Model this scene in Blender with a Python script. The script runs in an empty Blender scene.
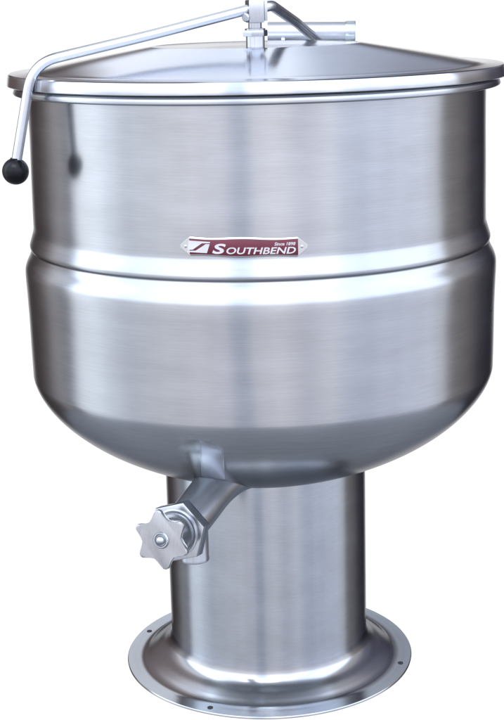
import bpy, bmesh, math, random
from mathutils import Vector, Matrix
from mathutils import noise as mnoise

random.seed(4)
scene = bpy.context.scene
COL = scene.collection
S = 0.33                       # outer radius of the kettle wall in metres
R = math.radians

# ------------------------------------------------------------------ camera
cam_d = bpy.data.cameras.new("camera")
cam = bpy.data.objects.new("camera", cam_d)
COL.objects.link(cam)
cam.matrix_world = (Matrix.Translation((0, -6.4797 * S, 3.0829 * S))
                    @ Matrix.Rotation(math.pi / 2 - 0.25, 4, 'X')
                    @ Matrix.Rotation(-0.0227, 4, 'Z'))
cam_d.sensor_fit = 'VERTICAL'
cam_d.sensor_height = 24.0
cam_d.sensor_width = 24.0
cam_d.lens = 24.0 * 1460.19 / 720.0
cam_d.shift_x = -11.07 / 720.0
cam_d.shift_y = 4.19 / 720.0
cam_d.clip_end = 200
scene.camera = cam

# ------------------------------------------------------------------ view
scene.view_settings.view_transform = 'Standard'
scene.view_settings.look = 'None'
scene.view_settings.exposure = 0
scene.view_settings.gamma = 1

# ------------------------------------------------------------------ world: a bright yard in front, a white backdrop behind
world = bpy.data.worlds.new("World")
scene.world = world
world.use_nodes = True
NT = world.node_tree
NT.nodes.clear()


def N(nt, typ, **kw):
    n = nt.nodes.new(typ)
    for k, v in kw.items():
        setattr(n, k, v)
    return n


def math_n(nt, op, a, b=None, clamp=False):
    n = nt.nodes.new('ShaderNodeMath')
    n.operation = op
    n.use_clamp = clamp
    for i, v in enumerate((a, b)):
        if v is None:
            continue
        if isinstance(v, (int, float)):
            n.inputs[i].default_value = v
        else:
            nt.links.new(v, n.inputs[i])
    return n.outputs[0]


def map_n(nt, v, a, b, c=0.0, d=1.0, smooth=True):
    n = nt.nodes.new('ShaderNodeMapRange')
    n.interpolation_type = 'SMOOTHSTEP' if smooth else 'LINEAR'
    nt.links.new(v, n.inputs['Value'])
    n.inputs['From Min'].default_value = a
    n.inputs['From Max'].default_value = b
    n.inputs['To Min'].default_value = c
    n.inputs['To Max'].default_value = d
    return n.outputs['Result']


def ramp_n(nt, fac, stops, interp='LINEAR'):
    n = nt.nodes.new('ShaderNodeValToRGB')
    cr = n.color_ramp
    cr.interpolation = interp
    while len(cr.elements) > 1:
        cr.elements.remove(cr.elements[-1])
    first = True
    for pos, c in stops:
        if first:
            e = cr.elements[0]
            e.position = pos
            first = False
        else:
            e = cr.elements.new(pos)
        e.color = (c[0], c[1], c[2], 1)
    nt.links.new(fac, n.inputs['Fac'])
    return n.outputs['Color']


def mix_c(nt, fac, a, b, mode='MIX'):
    n = nt.nodes.new('ShaderNodeMix')
    n.data_type = 'RGBA'
    n.blend_type = mode
    for idx, v in ((0, fac), (6, a), (7, b)):
        if isinstance(v, (int, float)):
            n.inputs[idx].default_value = v
        elif isinstance(v, tuple):
            n.inputs[idx].default_value = (v[0], v[1], v[2], 1)
        else:
            nt.links.new(v, n.inputs[idx])
    return n.outputs[2]


def lin(c):
    return tuple(((x + 0.055) / 1.055) ** 2.4 if x > 0.04045 else x / 12.92 for x in c)


tc = N(NT, 'ShaderNodeTexCoord')
sx = N(NT, 'ShaderNodeSeparateXYZ')
NT.links.new(tc.outputs['Generated'], sx.inputs[0])
X, Y, Z = sx.outputs
azi = math_n(NT, 'MULTIPLY', math_n(NT, 'ARCTAN2', X, math_n(NT, 'MULTIPLY', Y, -1.0)), 180 / math.pi)   # 0 = yard side, + right
ele = math_n(NT, 'MULTIPLY', math_n(NT, 'ARCSINE', Z), 180 / math.pi)
# horizontal band of surroundings (display values as they show in the steel)
AZ = [(-180, (.28, .25, .24)), (-140, (.32, .28, .27)), (-129, (.42, .39, .38)), (-119, (.57, .55, .55)), (-112, (.53, .52, .53)),
      (-106, (.44, .44, .46)), (-100, (.91, .92, .94)), (-86, (.89, .91, .94)), (-72, (.74, .75, .78)),
      (-46, (.77, .77, .79)), (-30, (.80, .79, .81)), (-15.5, (.78, .77, .80)), (-13, (.655, .675, .72)),
      (-6, (.655, .675, .72)), (-3.5, (.80, .79, .81)), (22, (.78, .77, .80)), (36, (.79, .79, .82)), (39, (.74, .755, .80)),
      (58, (.75, .76, .81)), (86, (.78, .79, .83)), (98, (.76, .76, .78)), (103, (.46, .44, .43)), (120, (.40, .38, .38)),
      (130, (.29, .28, .30)), (150, (.20, .19, .22)), (180, (.20, .19, .21))]
fz = math_n(NT, 'ADD', math_n(NT, 'DIVIDE', azi, 360.0), 0.5)
az_c = ramp_n(NT, fz, [((a + 180) / 360, lin(c)) for a, c in AZ])
nz = N(NT, 'ShaderNodeTexNoise', noise_dimensions='1D')
nz.inputs['Scale'].default_value = 26
nz.inputs['Detail'].default_value = 3
NT.links.new(fz, nz.inputs['W'])
az_c = mix_c(NT, 1.0, az_c, ramp_n(NT, nz.outputs['Fac'], [(0.3, (.84, .85, .88)), (0.7, (1, 1, 1))]), 'MULTIPLY')
# elevation multiplier (times 4)
EL = [(-90, (.15, .152, .162)), (-50, (.19, .193, .208)), (-36, (.215, .218, .235)), (-32, (.22, .223, .24)),
      (-29, (.36, .362, .38)), (-20, (.43, .432, .45)), (-8, (.56, .56, .57)), (3, (.62, .62, .63)), (7, (.85, .86, .89)),
      (9.5, (1.02, 1.08, 1.17)), (24, (1.1, 1.18, 1.29)), (50, (1.1, 1.18, 1.29)), (90, (.7, .76, .86))]
el_c = ramp_n(NT, math_n(NT, 'ADD', math_n(NT, 'DIVIDE', ele, 180.0), 0.5), [((a + 90) / 180, tuple(x / 5 for x in c)) for a, c in EL])
az_c = mix_c(NT, map_n(NT, ele, -33, -29), (.47, .50, .56), az_c)
front = mix_c(NT, 1.0, az_c, el_c, 'MULTIPLY')
vm = N(NT, 'ShaderNodeVectorMath', operation='SCALE')
NT.links.new(front, vm.inputs[0])
vm.inputs['Scale'].default_value = 5 * 4.1
front = vm.outputs[0]
# backdrop side
BK = [(-90, (.27, .28, .31)), (-40, (.30, .31, .345)), (-33, (1, 1, 1)), (3.3, (1, 1, 1)), (4.8, (.24, .215, .21)), (8, (.22, .20, .195)), (11, (.9, .94, 1)), (50, (1, 1, 1)), (90, (.6, .65, .7))]
bk = ramp_n(NT, math_n(NT, 'ADD', math_n(NT, 'DIVIDE', ele, 180.0), 0.5), [((a + 90) / 180, c) for a, c in BK])
vb = N(NT, 'ShaderNodeVectorMath', operation='SCALE')
NT.links.new(bk, vb.inputs[0])
vb.inputs['Scale'].default_value = 1.05
# high up behind: added tones for the lid to reflect, darker left and right
hi = ramp_n(NT, map_n(NT, X, -.25, .25, 0, 1, False), [(0, (.14, .115, .11)), (.17, (.18, .155, .15)), (.23, (.9, .9, .92)), (.42, (.8, .84, .92)), (.56, (.9, .94, 1)), (.64, (.5, .53, .60)), (.78, (.30, .31, .35)), (.92, (.2, .19, .21))])
hm = map_n(NT, ele, 5, 9)
vb_out = mix_c(NT, hm, vb.outputs[0], mix_c(NT, 1.0, vb.outputs[0], hi, 'MULTIPLY'))
vs = N(NT, 'ShaderNodeVectorMath', operation='SCALE')
NT.links.new(vb_out, vs.inputs[0])
NT.links.new(map_n(NT, ele, 8, 13, 1.0, 1.6), vs.inputs['Scale'])
aabs = math_n(NT, 'ABSOLUTE', azi)
mask = map_n(NT, aabs, 154, 163)
wcol = mix_c(NT, mask, front, vs.outputs[0])
bg = N(NT, 'ShaderNodeBackground')
NT.links.new(wcol, bg.inputs['Color'])
bg.inputs['Strength'].default_value = 1.0
wo = N(NT, 'ShaderNodeOutputWorld')
NT.links.new(bg.outputs[0], wo.inputs[0])


# ------------------------------------------------------------------ lamps
def area(name, loc, target, size, size_y, power, col=(1, 1, 1)):
    d = bpy.data.lights.new(name, 'AREA')
    d.shape = 'RECTANGLE'
    d.size = size
    d.size_y = size_y
    d.energy = power
    d.color = col
    o = bpy.data.objects.new(name, d)
    COL.objects.link(o)
    o.location = loc
    v = Vector(target) - Vector(loc)
    o.rotation_euler = v.to_track_quat('-Z', 'Y').to_euler()
    return o


area("overhead_fill", (-0.5, -1.7, 2.9), (0, 0, .6), 1.6, 1.0, 26, (.93, .97, 1.0))  # added fill from above the front, diffuse light for plate and knob


# ------------------------------------------------------------------ materials
def steel(name, base=(.505, .503, .508), rough=.30, aniso=.6, grain=.55, lathe=True, edge=.45, streak=900.0, wear=.5):
    m = bpy.data.materials.new(name)
    m.use_nodes = True
    nt = m.node_tree
    b = nt.nodes['Principled BSDF']
    b.inputs['Metallic'].default_value = 1
    b.inputs['Specular Tint'].default_value = (edge, edge, edge * 1.05, 1)
    t = N(nt, 'ShaderNodeTexCoord')
    s = N(nt, 'ShaderNodeSeparateXYZ')
    nt.links.new(t.outputs['Object'], s.inputs[0])
    if lathe:
        ang = math_n(nt, 'ARCTAN2', s.outputs[0], math_n(nt, 'MULTIPLY', s.outputs[1], -1.0))
        rad = math_n(nt, 'POWER', math_n(nt, 'ADD', math_n(nt, 'MULTIPLY', s.outputs[0], s.outputs[0]),
                                         math_n(nt, 'MULTIPLY', s.outputs[1], s.outputs[1])), .5)
        h = math_n(nt, 'SUBTRACT', s.outputs[2], rad)
        c = N(nt, 'ShaderNodeCombineXYZ')
        nt.links.new(math_n(nt, 'MULTIPLY', ang, 5.0), c.inputs[0])
        nt.links.new(math_n(nt, 'MULTIPLY', h, streak), c.inputs[1])
        vec = c.outputs[0]
        c2 = N(nt, 'ShaderNodeCombineXYZ')
        nt.links.new(math_n(nt, 'MULTIPLY', ang, 2.2), c2.inputs[0])
        nt.links.new(math_n(nt, 'MULTIPLY', h, 22.0), c2.inputs[1])
        vec2 = c2.outputs[0]
    else:
        mp = N(nt, 'ShaderNodeMapping')
        mp.inputs['Scale'].default_value = (500, 500, 60)
        nt.links.new(t.outputs['Object'], mp.inputs[0])
        vec = mp.outputs[0]
        mp2 = N(nt, 'ShaderNodeMapping')
        mp2.inputs['Scale'].default_value = (30, 30, 30)
        nt.links.new(t.outputs['Object'], mp2.inputs[0])
        vec2 = mp2.outputs[0]
    n1 = N(nt, 'ShaderNodeTexNoise')
    n1.inputs['Scale'].default_value = 1
    n1.inputs['Detail'].default_value = 4
    n1.inputs['Roughness'].default_value = .7
    nt.links.new(vec, n1.inputs['Vector'])
    n2 = N(nt, 'ShaderNodeTexNoise')
    n2.inputs['Scale'].default_value = 1
    n2.inputs['Detail'].default_value = 5
    nt.links.new(vec2, n2.inputs['Vector'])
    lo = tuple(x * (1 - .10 * grain) for x in base)
    hi = tuple(min(1, x * (1 + .08 * grain)) for x in base)
    c1 = ramp_n(nt, n1.outputs['Fac'], [(.32, lo), (.68, hi)])
    k = 1 - .12 * wear
    c1 = mix_c(nt, 1.0, c1, ramp_n(nt, n2.outputs['Fac'], [(.3, (k, k, k)), (.7, (1, 1, 1))]), 'MULTIPLY')
    nt.links.new(c1, b.inputs['Base Color'])
    r0 = math_n(nt, 'ADD', math_n(nt, 'MULTIPLY', n2.outputs['Fac'], .10 * wear), rough - .05 * wear)
    r1 = math_n(nt, 'ADD', math_n(nt, 'MULTIPLY', n1.outputs['Fac'], .06 * grain), r0)
    nt.links.new(math_n(nt, 'SUBTRACT', r1, .03 * grain), b.inputs['Roughness'])
    bm_ = N(nt, 'ShaderNodeBump')
    bm_.inputs['Strength'].default_value = .05 * grain
    bm_.inputs['Distance'].default_value = .0005
    nt.links.new(n1.outputs['Fac'], bm_.inputs['Height'])
    nt.links.new(bm_.outputs[0], b.inputs['Normal'])
    if aniso:
        b.inputs['Anisotropic'].default_value = aniso
        tg = N(nt, 'ShaderNodeTangent', direction_type='RADIAL', axis='Z')
        nt.links.new(tg.outputs[0], b.inputs['Tangent'])
        b.inputs['Anisotropic Rotation'].default_value = .25
    return m


def plain(name, col, rough=.4, metal=0.0, coat=0.0, noise=.06, scale=60):
    m = bpy.data.materials.new(name)
    m.use_nodes = True
    nt = m.node_tree
    b = nt.nodes['Principled BSDF']
    b.inputs['Metallic'].default_value = metal
    b.inputs['Roughness'].default_value = rough
    b.inputs['Coat Weight'].default_value = coat
    t = N(nt, 'ShaderNodeTexCoord')
    n = N(nt, 'ShaderNodeTexNoise')
    n.inputs['Scale'].default_value = scale
    n.inputs['Detail'].default_value = 4
    nt.links.new(t.outputs['Object'], n.inputs['Vector'])
    c = ramp_n(nt, n.outputs['Fac'], [(.3, tuple(x * (1 - noise) for x in col)), (.7, tuple(min(1, x * (1 + noise)) for x in col))])
    nt.links.new(c, b.inputs['Base Color'])
    return m


M_WALL = steel('brushed_steel_wall', base=(.480, .500, .511), rough=.22, wear=1.1)
M_LID = steel('spun_steel_lid', base=(.535, .56, .58), rough=.12, aniso=.4, grain=.5, edge=.9)
M_RIM = steel('polished_steel_rim', base=(.53, .56, .59), rough=.22, aniso=.3, grain=.4)
M_PED = steel('brushed_steel_pedestal', base=(.452, .486, .508), rough=.22, wear=1.0)
M_FLARE = steel('spun_steel_flare', base=(.475, .49, .508), rough=.19, aniso=.4, grain=.5)
M_BAR = steel('drawn_steel_rod', base=(.62, .65, .69), rough=.26, aniso=0, grain=.3, lathe=False, edge=.6)
M_CAST = steel('cast_steel', base=(.49, .52, .545), rough=.3, aniso=0, grain=.6, lathe=False, edge=.6)
M_NUT = steel('machined_steel', base=(.48, .51, .535), rough=.22, aniso=0, grain=.5, lathe=False, edge=.6)
M_HINGE = steel('hinge_steel', base=(.50, .515, .54), rough=.38, aniso=0, grain=.3, lathe=False, edge=.5)
M_STAR = steel('bead_blasted_steel', base=(.43, .435, .435), rough=.42, aniso=0, grain=.7, lathe=False, edge=.6)
M_PATCH = steel('patch_steel', base=(.54, .565, .60), rough=.30, aniso=0, grain=.3, lathe=False, edge=.8)
M_DARK = plain('dark_recess', (.02, .02, .022), .6)
M_BALL = plain('black_plastic', (.004, .004, .006), .28, coat=0)
M_BALL.node_tree.nodes['Principled BSDF'].inputs['IOR'].default_value = 1.3
M_RED = plain('maroon_enamel', (.105, .009, .022), .5, noise=.12)
M_PLATE = steel('plate_steel', base=(.60, .61, .585), rough=.3, aniso=0, grain=.3, lathe=False, edge=.6)
M_LETTER = plain('silver_lettering', (.55, .55, .54), .4, metal=.3)


# ------------------------------------------------------------------ mesh helpers
def link(name, bm, mat, parent=None, sharp=35, recalc=True):
    if recalc:
        bmesh.ops.recalc_face_normals(bm, faces=bm.faces)
    me = bpy.data.meshes.new(name)
    bm.to_mesh(me)
    bm.free()
    for p in me.polygons:
        p.use_smooth = True
    me.set_sharp_from_angle(angle=R(sharp))
    me.materials.append(mat)
    o = bpy.data.objects.new(name, me)
    COL.objects.link(o)
    if parent is not None:
        o.parent = parent
    return o


def add_lathe(bm, prof, seg=192, mat=None, closed=False, warp=None):
    """prof: list of (r, z) in metres, around Z; mat: optional Matrix"""
    rings = []
    for r, z in prof:
        if r < 1e-6:
            v = Vector((0, 0, z))
            rings.append([bm.verts.new(mat @ v if mat else v)])
            continue
        ring = []
        for i in range(seg):
            a = 2 * math.pi * i / seg
            rr = r + (warp(a, z) if warp else 0)
            v = Vector((rr * math.sin(a), -rr * math.cos(a), z))
            ring.append(bm.verts.new(mat @ v if mat else v))
        rings.append(ring)
    pairs = list(zip(rings[:-1], rings[1:]))
    if closed:
        pairs.append((rings[-1], rings[0]))
    for A, B in pairs:
        if len(A) == 1 and len(B) == 1:
            continue
        for i in range(seg):
            j = (i + 1) % seg
            if len(A) == 1:
                bm.faces.new((A[0], B[i], B[j]))
            elif len(B) == 1:
                bm.faces.new((A[i], B[0], A[j]))
            else:
                bm.faces.new((A[i], B[i], B[j], A[j]))


def axis_matrix(origin, direction, up=(0, 0, 1)):
    """local Z along direction, local Y close to up"""
    z = Vector(direction).normalized()
    x = Vector(up).cross(z)
    if x.length < 1e-4:
        x = Vector((1, 0, 0)).cross(z)
    x.normalize()
    y = z.cross(x)
    m = Matrix((x, y, z)).transposed().to_4x4()
    m.translation = Vector(origin)
    return m


def add_tube(bm, pts, radii, seg=40, cap=True):
    pts = [Vector(p) for p in pts]
    if not hasattr(radii, '__len__'):
        radii = [radii] * len(pts)
    prev = None
    rings = []
    for i, p in enumerate(pts):
        t = (pts[min(i + 1, len(pts) - 1)] - pts[max(i - 1, 0)]).normalized()
        if prev is None:
            a = Vector((0, 0, 1)) if abs(t.z) < .9 else Vector((1, 0, 0))
            u = t.cross(a).normalized()
        else:
            u = (prev - t * prev.dot(t)).normalized()
        prev = u
        w = t.cross(u)
        rings.append([bm.verts.new(p + (u * math.cos(2 * math.pi * k / seg) + w * math.sin(2 * math.pi * k / seg)) * radii[i]) for k in range(seg)])
    for A, B in zip(rings[:-1], rings[1:]):
        for k in range(seg):
            bm.faces.new((A[k], A[(k + 1) % seg], B[(k + 1) % seg], B[k]))
    if cap:
        bm.faces.new(rings[0])
        bm.faces.new(rings[-1])


def round_path(pts, rad, n=12):
    pts = [Vector(p) for p in pts]
    out = [pts[0]]
    for a, b, c in zip(pts[:-2], pts[1:-1], pts[2:]):
        d1, d2 = (a - b).normalized(), (c - b).normalized()
        p0, p2 = b + d1 * rad, b + d2 * rad
        for i in range(n + 1):
            t = i / n
            out.append(p0 * (1 - t) ** 2 + b * 2 * t * (1 - t) + p2 * t * t)
    out.append(pts[-1])
    return out


def add_prism(bm, outline, z0, z1, mat=None, bevel=0.0):
    bot = [bm.verts.new((mat @ Vector((x, y, z0))) if mat else (x, y, z0)) for x, y in outline]
    top = [bm.verts.new((mat @ Vector((x, y, z1))) if mat else (x, y, z1)) for x, y in outline]
    n = len(outline)
    fs = [bm.faces.new(bot[::-1]), bm.faces.new(top)]
    for i in range(n):
        fs.append(bm.faces.new((bot[i], bot[(i + 1) % n], top[(i + 1) % n], top[i])))
    if bevel:
        es = list({e for f in fs[:2] for e in f.edges})
        bmesh.ops.bevel(bm, geom=es, offset=bevel, segments=2, affect='EDGES', profile=.6)


def arc(cx, cz, r, a0, a1, n=10):
    return [(cx + r * math.cos(R(a0 + (a1 - a0) * i / n)), cz + r * math.sin(R(a0 + (a1 - a0) * i / n))) for i in range(n + 1)]


def smooth_profile(ctrl, n=8):
    """Catmull-Rom through control points"""
    P = [ctrl[0]] + list(ctrl) + [ctrl[-1]]
    out = []
    for i in range(1, len(P) - 2):
        p0, p1, p2, p3 = (Vector((*P[k], 0)) for k in (i - 1, i, i + 1, i + 2))
        for j in range(n):
            t = j / n
            v = .5 * ((2 * p1) + (p2 - p0) * t + (2 * p0 - 5 * p1 + 4 * p2 - p3) * t * t + (3 * p1 - p0 - 3 * p2 + p3) * t ** 3)
            out.append((v.x, v.y))
    out.append(tuple(ctrl[-1]))
    return out


def sc(prof):
    return [(r * S, z * S) for r, z in prof]


# ------------------------------------------------------------------ the kettle: one thing
kettle = bpy.data.objects.new("steam_kettle", None)
COL.objects.link(kettle)
kettle["label"] = "large stainless steel steam kettle with domed lid and star valve on a round pedestal"
kettle["category"] = "steam kettle"


# body ---------------------------------------------------------------
def body_warp(a, z):
    az = a if a < math.pi else a - 2 * math.pi
    zz = z / S
    d0 = .0005 * mnoise.noise(Vector((math.sin(a) * 5, math.cos(a) * 5, z * 9)))
    d = .00035 * math.sin(3 * az + 1.1) + .0002 * math.sin(7 * az + 2 * zz) + d0
    if zz > 2.1:      # handling dent below the rim, left of the front
        u = (az + .74) / .05
        v = (zz - 2.46) / .035
        d += .00045 * math.exp(-u * u - v * v)
    return d


upper = smooth_profile([(.992, 2.70), (.993, 2.5), (.997, 2.3), (.9995, 2.14), (1.0, 2.105), (1.0025, 2.088), (1.0105, 2.062), (1.0180, 2.038), (1.0198, 2.028),
                        (1.0185, 2.0190), (1.0140, 2.0105), (1.0155, 2.002), (1.022, 1.983), (1.036, 1.955), (1.0440, 1.932), (1.0462, 1.910), (1.0462, 1.880), (1.0450, 1.84), (1.0435, 1.78), (1.042, 1.7), (1.041, 1.55), (1.040, 1.47)], 7)
z0, a_, b_, ze, sl = 1.4497, .07, .4826, .9901, .3395
bowl = []
for i in range(1, 50):
    t = i / 49
    P = [(1.04, z0), (1.04, z0 - a_), (.46 + b_, ze + b_ * sl), (.46, ze)]
    w = [(1 - t) ** 3, 3 * (1 - t) ** 2 * t, 3 * (1 - t) * t * t, t ** 3]
    bowl.append((sum(wi * p[0] for wi, p in zip(w, P)), sum(wi * p[1] for wi, p in zip(w, P))))
bowl_full = upper[-1:] + bowl
prof = [(.97, 2.70)] + upper + bowl + [(.3, .95), (.12, .93), (0, .925)]
bm = bmesh.new()
add_lathe(bm, sc([(0, .97), (.3, 1.0), (.6, 1.15), (.88, 1.42), (.96, 1.7), (.97, 2.699), (.992, 2.70)] + upper[1:] + bowl + [(.3, .95), (.12, .93), (0, .925)]),
          seg=320, warp=body_warp)
body = link('body', bm, M_WALL, kettle, sharp=50)

# rolled rim ring of the body
bm = bmesh.new()
rp = [(.97, 2.7115), (1.035, 2.7115), (1.043, 2.7105), (1.0455, 2.7075), (1.0525, 2.686), (1.0490, 2.680), (1.044, 2.678), (1.034, 2.677), (.995, 2.676), (.97, 2.676)]
add_lathe(bm, sc(rp), seg=256, closed=True)
link('rim', bm, M_RIM, body, sharp=50)
# dark gasket line between the rim and the lid
bm = bmesh.new()
add_lathe(bm, sc([(.96, 2.7116), (1.030, 2.7116), (1.030, 2.7139), (.96, 2.7139)]), seg=192, closed=True)
link('gasket', bm, M_DARK, body, sharp=30)

# lid ------------------------------------------------------------------
lid_prof = [(.94, 2.714), (1.064, 2.7145), (1.0745, 2.716), (1.0775, 2.719), (1.0775, 2.724), (1.073, 2.755), (1.0705, 2.762), (1.064, 2.766)] + [(1.04, 2.767), (1.0, 2.768), (.972, 2.770), (.962, 2.773), (.95, 2.7755)]
cone = smooth_profile([(.95, 2.7755), (.80, 2.803), (.65, 2.829), (.52, 2.851), (.462, 2.8605), (.452, 2.8615), (.444, 2.8615)], 6)[1:]
top = [(.434, 2.8605), (.42, 2.8598), (.30, 2.860), (.15, 2.861), (0, 2.8615)]
bm = bmesh.new()
add_lathe(bm, sc(lid_prof + cone + top + [(0, 2.84), (.44, 2.84), (.92, 2.755), (.94, 2.74)]), seg=256)
lid = link('lid', bm, M_LID, kettle, sharp=28)

# post assembly in the middle of the lid -----------------------------------
px, py = -.0005, -.099
T = Matrix.Translation((px, py, 0))
bm = bmesh.new()
add_lathe(bm, [(0, .935), (.0145, .935), (.0145, .9425), (.0128, .944), (.0128, .958), (0, .958)], seg=48, mat=T)
post = link('lift_post', bm, M_BAR, lid)
bm = bmesh.new()
hexo = [(.0172 * math.cos(R(60 * k + 12)), .0172 * math.sin(R(60 * k + 12))) for k in range(6)]
add_prism(bm, hexo, .9581, .9665, mat=T, bevel=.0012)
add_lathe(bm, [(0, .9664), (.0140, .9664), (.0140, .9685), (.0092, .9695), (.0092, .9760), (0, .9760)], seg=40, mat=T)
link('nut', bm, M_NUT, post)
# clevis block holding the bar
bm = bmesh.new()
B = Matrix.Translation((px + .001, py, 0)) @ Matrix.Rotation(R(14), 4, 'Z')
blk = [(-.0115, -.011), (.0095, -.011), (.0095, .011), (-.0115, .011)]
add_prism(bm, blk, .9762, 1.0065, mat=B, bevel=.002)
link('clevis', bm, M_NUT, post)
bm = bmesh.new()
blk = [(.0098, -.0125), (.0135, -.0125), (.0135, .0125), (.0098, .0125)]
add_prism(bm, blk, .9785, 1.0045, mat=B, bevel=.0008)
link('side_plate', bm, M_CAST, post)
bm = bmesh.new()
A = axis_matrix((px - .010, py - .008, .984), (-.5, -.8, -.1))
add_lathe(bm, [(0, .0), (.0058, 0), (.0058, .005), (.0045, .0065), (0, .0068)], seg=24, mat=A)
link('bolt', bm, M_CAST, post)

# lift bar: hinge at the back -> post -> bend -> down to the ball ----------
bar_pts = round_path([(-.006, -.1005, .9945), (-.1404, -.149, .9640), (-.2905, -.2046, .9330), (-.3190, -.2075, .806)], .034, 14)
bm = bmesh.new()
add_tube(bm, bar_pts, .0068, seg=28)
bar = link('lift_handle', bm, M_BAR, kettle)
bm = bmesh.new()
A = axis_matrix((-.3207, -.2075, .7945), (-.08, 0, -1))
prof_b = [(0, -.0176), (.0072, -.0174)] + [(.0176 * math.cos(R(a)), .0176 * math.sin(R(a))) for a in range(-66, 90, 6)] + [(0, .0176)]
add_lathe(bm, prof_b, seg=56, mat=A)
link('ball_knob', bm, M_BALL, bar)
bm = bmesh.new()
add_tube(bm, round_path([(.006, -.1003, .9945), (.022, -.088, .9990), (.060, .06, .9720), (.1000, .262, .9385)], .012, 8), .0072, seg=28)
link('hinge_arm', bm, M_BAR, kettle)

# hinge tube across the back of the lid -------------------------------------
hinge = None
bm = bmesh.new()
A = axis_matrix((.0206, .340, .9515), (1, -.07, -.018))
L = .140
add_lathe(bm, [(.0120, 0), (.0164, 0), (.0164, L), (.0120, L)], seg=48, mat=A, closed=True)
hinge = link('hinge_tube', bm, M_HINGE, kettle)
bm = bmesh.new()
add_lathe(bm, [(.0165, L - .012), (.0174, L - .012), (.0180, L - .010), (.0180, L + .0035), (.0172, L + .0045), (.0125, L + .0045), (.0125, L + .0002), (.0165, L + .0002)], seg=48, mat=A, closed=True)
link('end_ring', bm, M_CAST, hinge)
bm = bmesh.new()
add_lathe(bm, [(0, .004), (.0119, .004), (.0119, L - .004), (0, L - .004)], seg=32, mat=A)
link('pivot_pin', bm, M_DARK, hinge)
for x0 in (.045, .140):
    bm = bmesh.new()
    m_ = Matrix.Translation((x0, .334, 0))
    add_prism(bm, [(-.003, -.012), (.003, -.012), (.003, .014), (-.003, .014)], .905, .942, mat=m_, bevel=.0008)
    link('hinge_bracket', bm, M_CAST, hinge)
bm = bmesh.new()
m_ = axis_matrix((.148, .232, .9285), (.10, .16, 1))
add_prism(bm, [(-.030, -.010), (.018, -.014), (.028, -.004), (.020, .010), (-.022, .012)], -.004, .003, mat=m_, bevel=.001)
link('hinge_foot', bm, M_CAST, hinge)

# small plugged vent on the right-hand side of the jacket
bm = bmesh.new()
a = R(72)
p = Vector((1.0425 * S * math.sin(a), -1.043 * S * math.cos(a), 1.735 * S))
add_lathe(bm, [(0, -.002), (.0050, -.002), (.0050, .0003), (.0044, .0007), (0, .0007)], seg=32, mat=axis_matrix(p, (math.sin(a), -math.cos(a), 0)))
link('vent_plug', bm, M_DARK, body)

# name plate -----------------------------------------------------------
RW = 1.0015 * S + .0006


def wrap(x, z, d, phi0=-.0645):
    """x: metres along the wall from the plate's centre, z up, d proud of the wall"""
    a = phi0 + x / RW
    zz = .7073 + z - .014 * x
    return Vector(((RW + d) * math.sin(a), -(RW + d) * math.cos(a), zz))


def strip_plate(name, top, bot, xs, d0, d1, mat, parent, extra=None):
    """plate between curves top(x) and bot(x), wrapped round the wall"""
    bm = bmesh.new()
    rows = []
    for x in xs:
        t, b = top(x), bot(x)
        rows.append([bm.verts.new(wrap(x, b, d0)), bm.verts.new(wrap(x, b, d1 - .0003)), bm.verts.new(wrap(x, b + min(.0004, (t - b) * .2), d1)),
                     bm.verts.new(wrap(x, t - min(.0004, (t - b) * .2), d1)), bm.verts.new(wrap(x, t, d1 - .0003)), bm.verts.new(wrap(x, t, d0))])
    for A_, B_ in zip(rows[:-1], rows[1:]):
        for k in range(6):
            bm.faces.new((A_[k], A_[(k + 1) % 6], B_[(k + 1) % 6], B_[k]))
    bm.faces.new(rows[0])
    bm.faces.new(rows[-1][::-1])
    return link(name, bm, mat, parent, sharp=40)


HW, HH = .0805, .0124


def pl_top(x):
    ax = abs(x)
    w = .0007 * math.cos(x / HW * 6.0)
    if ax > .0675:
        return HH + w - (ax - .0675) / (HW - .0675) * (HH + w - .0022)
    return HH + w


def pl_bot(x):
    ax = abs(x)
    w = .0007 * math.cos(x / HW * 6.0 + .5)
    if ax > .0675:
        return -(HH + w - (ax - .0675) / (HW - .0675) * (HH + w - .0022))
    return -(HH + w)


xs = [-HW + 2 * HW * i / 96 for i in range(97)]
plate = strip_plate('nameplate', pl_top, pl_bot, xs, -.0004, .0016, M_PLATE, kettle)
xs = [-.0685 + .1370 * i / 80 for i in range(81)]
strip_plate('enamel_field', lambda x: pl_top(min(.0655, max(-.0655, x))) - .0023, lambda x: pl_bot(min(.0655, max(-.0655, x))) + .0023, xs, .0010, .00195, M_RED, plate)
for sx_ in (-1, 1):
    bm = bmesh.new()
    p = wrap(sx_ * .0735, 0, .0015)
    nrm = Vector((p.x, p.y, 0)).normalized()
    add_lathe(bm, [(0, 0), (.0019, 0), (.0019, .0004), (.0011, .0010), (0, .0011)], seg=20, mat=axis_matrix(p, nrm))
    link('rivet', bm, M_CAST, plate)


def wrap_mesh(name, bm, d0, d1, mat, parent):
    """flat shapes drawn in x,z (z=0 sheet) -> curved raised shapes"""
    bmesh.ops.triangulate(bm, faces=bm.faces)
    bmesh.ops.subdivide_edges(bm, edges=[e for e in bm.edges if e.calc_length() > .006], cuts=2)
    geom = bmesh.ops.extrude_face_region(bm, geom=bm.faces[:])
    vs = {g for g in geom['geom'] if isinstance(g, bmesh.types.BMVert)}
    for v in bm.verts:
        v.co = wrap(v.co.x, v.co.y, d1 if v in vs else d0)
    return link(name, bm, mat, parent, sharp=20)


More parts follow.
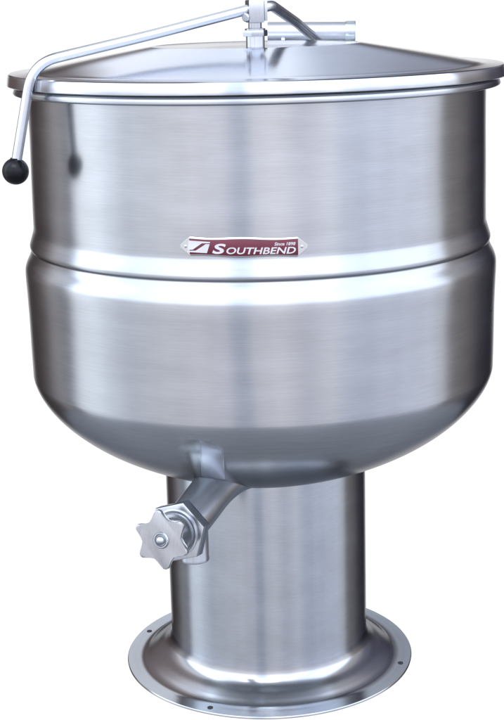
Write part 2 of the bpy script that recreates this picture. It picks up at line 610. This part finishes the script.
def text_bm(bm, txt, x0, y0, height, xscale, width=None, shear=.22, bold=.02):
    cu = bpy.data.curves.new('t', 'FONT')
    cu.body = txt
    cu.size = 1
    cu.shear = shear
    cu.offset = bold
    cu.resolution_u = 4
    o = bpy.data.objects.new('t', cu)
    COL.objects.link(o)
    bpy.context.view_layer.update()
    me = bpy.data.meshes.new_from_object(o.evaluated_get(bpy.context.evaluated_depsgraph_get()))
    bpy.data.objects.remove(o)
    bpy.data.curves.remove(cu)
    xs_ = [v.co.x for v in me.vertices]
    ys_ = [v.co.y for v in me.vertices]
    sy = height / (max(ys_) - min(ys_))
    sxx = width / (max(xs_) - min(xs_)) if width else sy * xscale
    mx, my = min(xs_), min(ys_)
    for v in me.vertices:
        v.co = ((v.co.x - mx) * sxx + x0, (v.co.y - my) * sy + y0, 0)
    bm.from_mesh(me)
    bpy.data.meshes.remove(me)


bm = bmesh.new()
text_bm(bm, "S", -.0392, -.0084, .0130, 1, width=.0175, bold=.03)
text_bm(bm, "OUTHBEND", -.0212, -.0084, .0086, 1, width=.0868, bold=.018)
wrap_mesh('lettering', bm, .0012, .0023, M_LETTER, plate)
bm = bmesh.new()
text_bm(bm, "Since 1898", .0388, .0021, .0042, 1, width=.0265, bold=.02)
wrap_mesh('small_lettering', bm, .0012, .0022, M_LETTER, plate)
# swoosh mark: two slanted pieces with a maroon diagonal between
bm = bmesh.new()
K = .00125 / 7.2   # crop pixels -> metres


def q(x, y):
    return ((x - 505) * K, (128 - y) * K * 1.0, 0)


for poly in ([(105, 84), (266, 90), (264, 99), (205, 101), (135, 150), (96, 153)], [(234, 106), (262, 106), (240, 172), (94, 168), (95, 160), (156, 157)]):
    bm.faces.new([bm.verts.new(q(*p)) for p in poly])
wrap_mesh('emblem', bm, .0012, .0023, M_LETTER, plate)

# pedestal ----------------------------------------------------------------
bm = bmesh.new()
add_lathe(bm, sc([(.40, .14), (.465, .14), (.465, .30), (.4645, .60), (.464, .90), (.464, 1.00), (.40, 1.00)]), seg=192)
ped = link('pedestal', bm, M_PED, kettle, sharp=50)
fl = smooth_profile([(.466, .150), (.4665, .118), (.476, .092), (.500, .070), (.535, .052), (.560, .037), (.585, .021), (.606, .013), (.64, .011), (.678, .010)], 6)
bm = bmesh.new()
add_lathe(bm, sc([(.45, .150)] + fl + [(.681, .006), (.680, .0), (.45, .0)]), seg=224, closed=True)
flare = link('base_flange', bm, M_FLARE, ped, sharp=50)
for (hx, hy) in ((-.0882, -.1905), (-.198, .078), (.2035, -.060)):
    v = Vector((hx, hy, 0)).normalized() * (.640 * S)
    bm = bmesh.new()
    add_lathe(bm, [(0, .0030), (.0042, .0030), (.0042, .00425), (0, .00425)], seg=24, mat=Matrix.Translation((v.x, v.y, 0)))
    link('bolt_hole', bm, M_DARK, flare)

# draw-off valve -------------------------------------------------------------
nut_c = Vector((-.1166, -.3135, .3255))
knob_c = nut_c + Vector((-.38, -.9, .12)).normalized() * .054
root = Vector((-.047, -.167, .374))
ax = (knob_c - nut_c).normalized()
bm = bmesh.new()
pts, rad = [], []
end = nut_c - ax * .004
for i in range(25):
    t = i / 24
    p = root.lerp(end, t) + Vector((.002, 0, -.001)) * math.sin(math.pi * t)
    pts.append(p)
    rad.append(.0290 + .022 * max(0, 1 - t / .55) ** 2.2)
add_tube(bm, pts, rad, seg=64)
valve = link('draw_off_valve', bm, M_CAST, kettle)
# weld ring where the tube meets the bowl
bm = bmesh.new()
wc = Vector((-.0735, -.2040, .3600))


def bowl_z(r):
    for (r1, z1), (r2, z2) in zip(bowl_full[:-1], bowl_full[1:]):
        if r2 <= r <= r1:
            return z1 + (z2 - z1) * (r - r1) / (r2 - r1)
    return ze


# ground weld bead round the root, and a thin raised patch of paler steel above it
pts = []
for i in range(41):
    a = R(180 + 180 * i / 40)
    x, y = -.0715 + .0225 * math.cos(a), -.220 + .022 * math.sin(a)
    pts.append((x, y, bowl_z(math.hypot(x, y) / S) * S - .0012))
bm = bmesh.new()
add_tube(bm, pts, [.0008 + .0020 * math.sin(math.pi * i / 40) for i in range(41)], seg=16)
link('weld_bead', bm, M_NUT, valve)
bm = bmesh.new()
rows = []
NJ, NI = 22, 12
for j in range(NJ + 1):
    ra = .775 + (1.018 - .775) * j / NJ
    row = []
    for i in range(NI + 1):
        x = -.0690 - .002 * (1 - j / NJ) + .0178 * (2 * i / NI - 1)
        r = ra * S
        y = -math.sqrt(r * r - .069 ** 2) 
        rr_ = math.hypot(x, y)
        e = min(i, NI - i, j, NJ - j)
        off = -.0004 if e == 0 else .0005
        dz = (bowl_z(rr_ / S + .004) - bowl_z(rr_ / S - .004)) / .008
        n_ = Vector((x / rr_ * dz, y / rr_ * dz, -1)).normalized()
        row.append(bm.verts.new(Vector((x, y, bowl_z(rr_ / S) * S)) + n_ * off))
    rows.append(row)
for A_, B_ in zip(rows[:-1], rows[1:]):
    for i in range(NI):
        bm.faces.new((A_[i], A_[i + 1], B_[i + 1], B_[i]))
link('pale_patch', bm, M_PATCH, body)

# hexagonal union nut
A = axis_matrix(nut_c, ax)
bm = bmesh.new()
hexo = [(.0425 * math.cos(R(60 * k + 17)), .0425 * math.sin(R(60 * k + 17))) for k in range(6)]
add_prism(bm, hexo, -.010, .010, mat=A, bevel=.0025)
nut = link('hex_nut', bm, M_NUT, valve, sharp=25)
bm = bmesh.new()
add_lathe(bm, [(.0, .0102), (.0315, .0102), (.0322, .0112), (.0322, .0122), (.0300, .0128), (.0300, .0118), (.0265, .0116), (.0255, .0150), (.0215, .0155), (.0200, .0118), (.013, .0118), (.013, .030), (0, .030)], seg=64, mat=A)
link('bonnet', bm, M_CAST, nut, sharp=25)
# outlet spout
bm = bmesh.new()
Tm = Matrix.Translation((-.0985, -.284, 0))
add_lathe(bm, [(.0165, .2750), (.0195, .2730), (.0200, .2745), (.0195, .2770), (.0195, .3250), (.0165, .3250)], seg=48, mat=Tm, closed=True)
outlet = link('outlet_spout', bm, M_CAST, valve)
# star hand wheel
A = axis_matrix(knob_c - ax * .004, ax)
bm = bmesh.new()
star = []
for k in range(6):
    c = R(40 + 60 * k)
    for da, rr in ((-30, .0236), (-17, .0262), (-8.5, .0325), (-5.0, .0352), (0, .0360), (5.0, .0352), (8.5, .0325), (17, .0262)):
        a = c + R(da)
        star.append((rr * 1.1 * math.cos(a), rr * 1.1 * math.sin(a)))
add_prism(bm, star, -.0036, .003, mat=A, bevel=.0017)
wheel = link('star_handwheel', bm, M_STAR, valve, sharp=30)
bm = bmesh.new()
add_lathe(bm, [(0, .0031), (.0110, .0031), (.0112, .0042), (.0100, .0058), (.0085, .0058), (.0072, .0042), (0, .0042)], seg=48, mat=A)
link('washer', bm, M_NUT, wheel)
bm = bmesh.new()
add_lathe(bm, [(0, .0043), (.0062, .0043), (.0062, .0062), (.0050, .0088), (.0030, .0103), (0, .0108)], seg=40, mat=A)
link('bolt_head', bm, M_NUT, wheel)
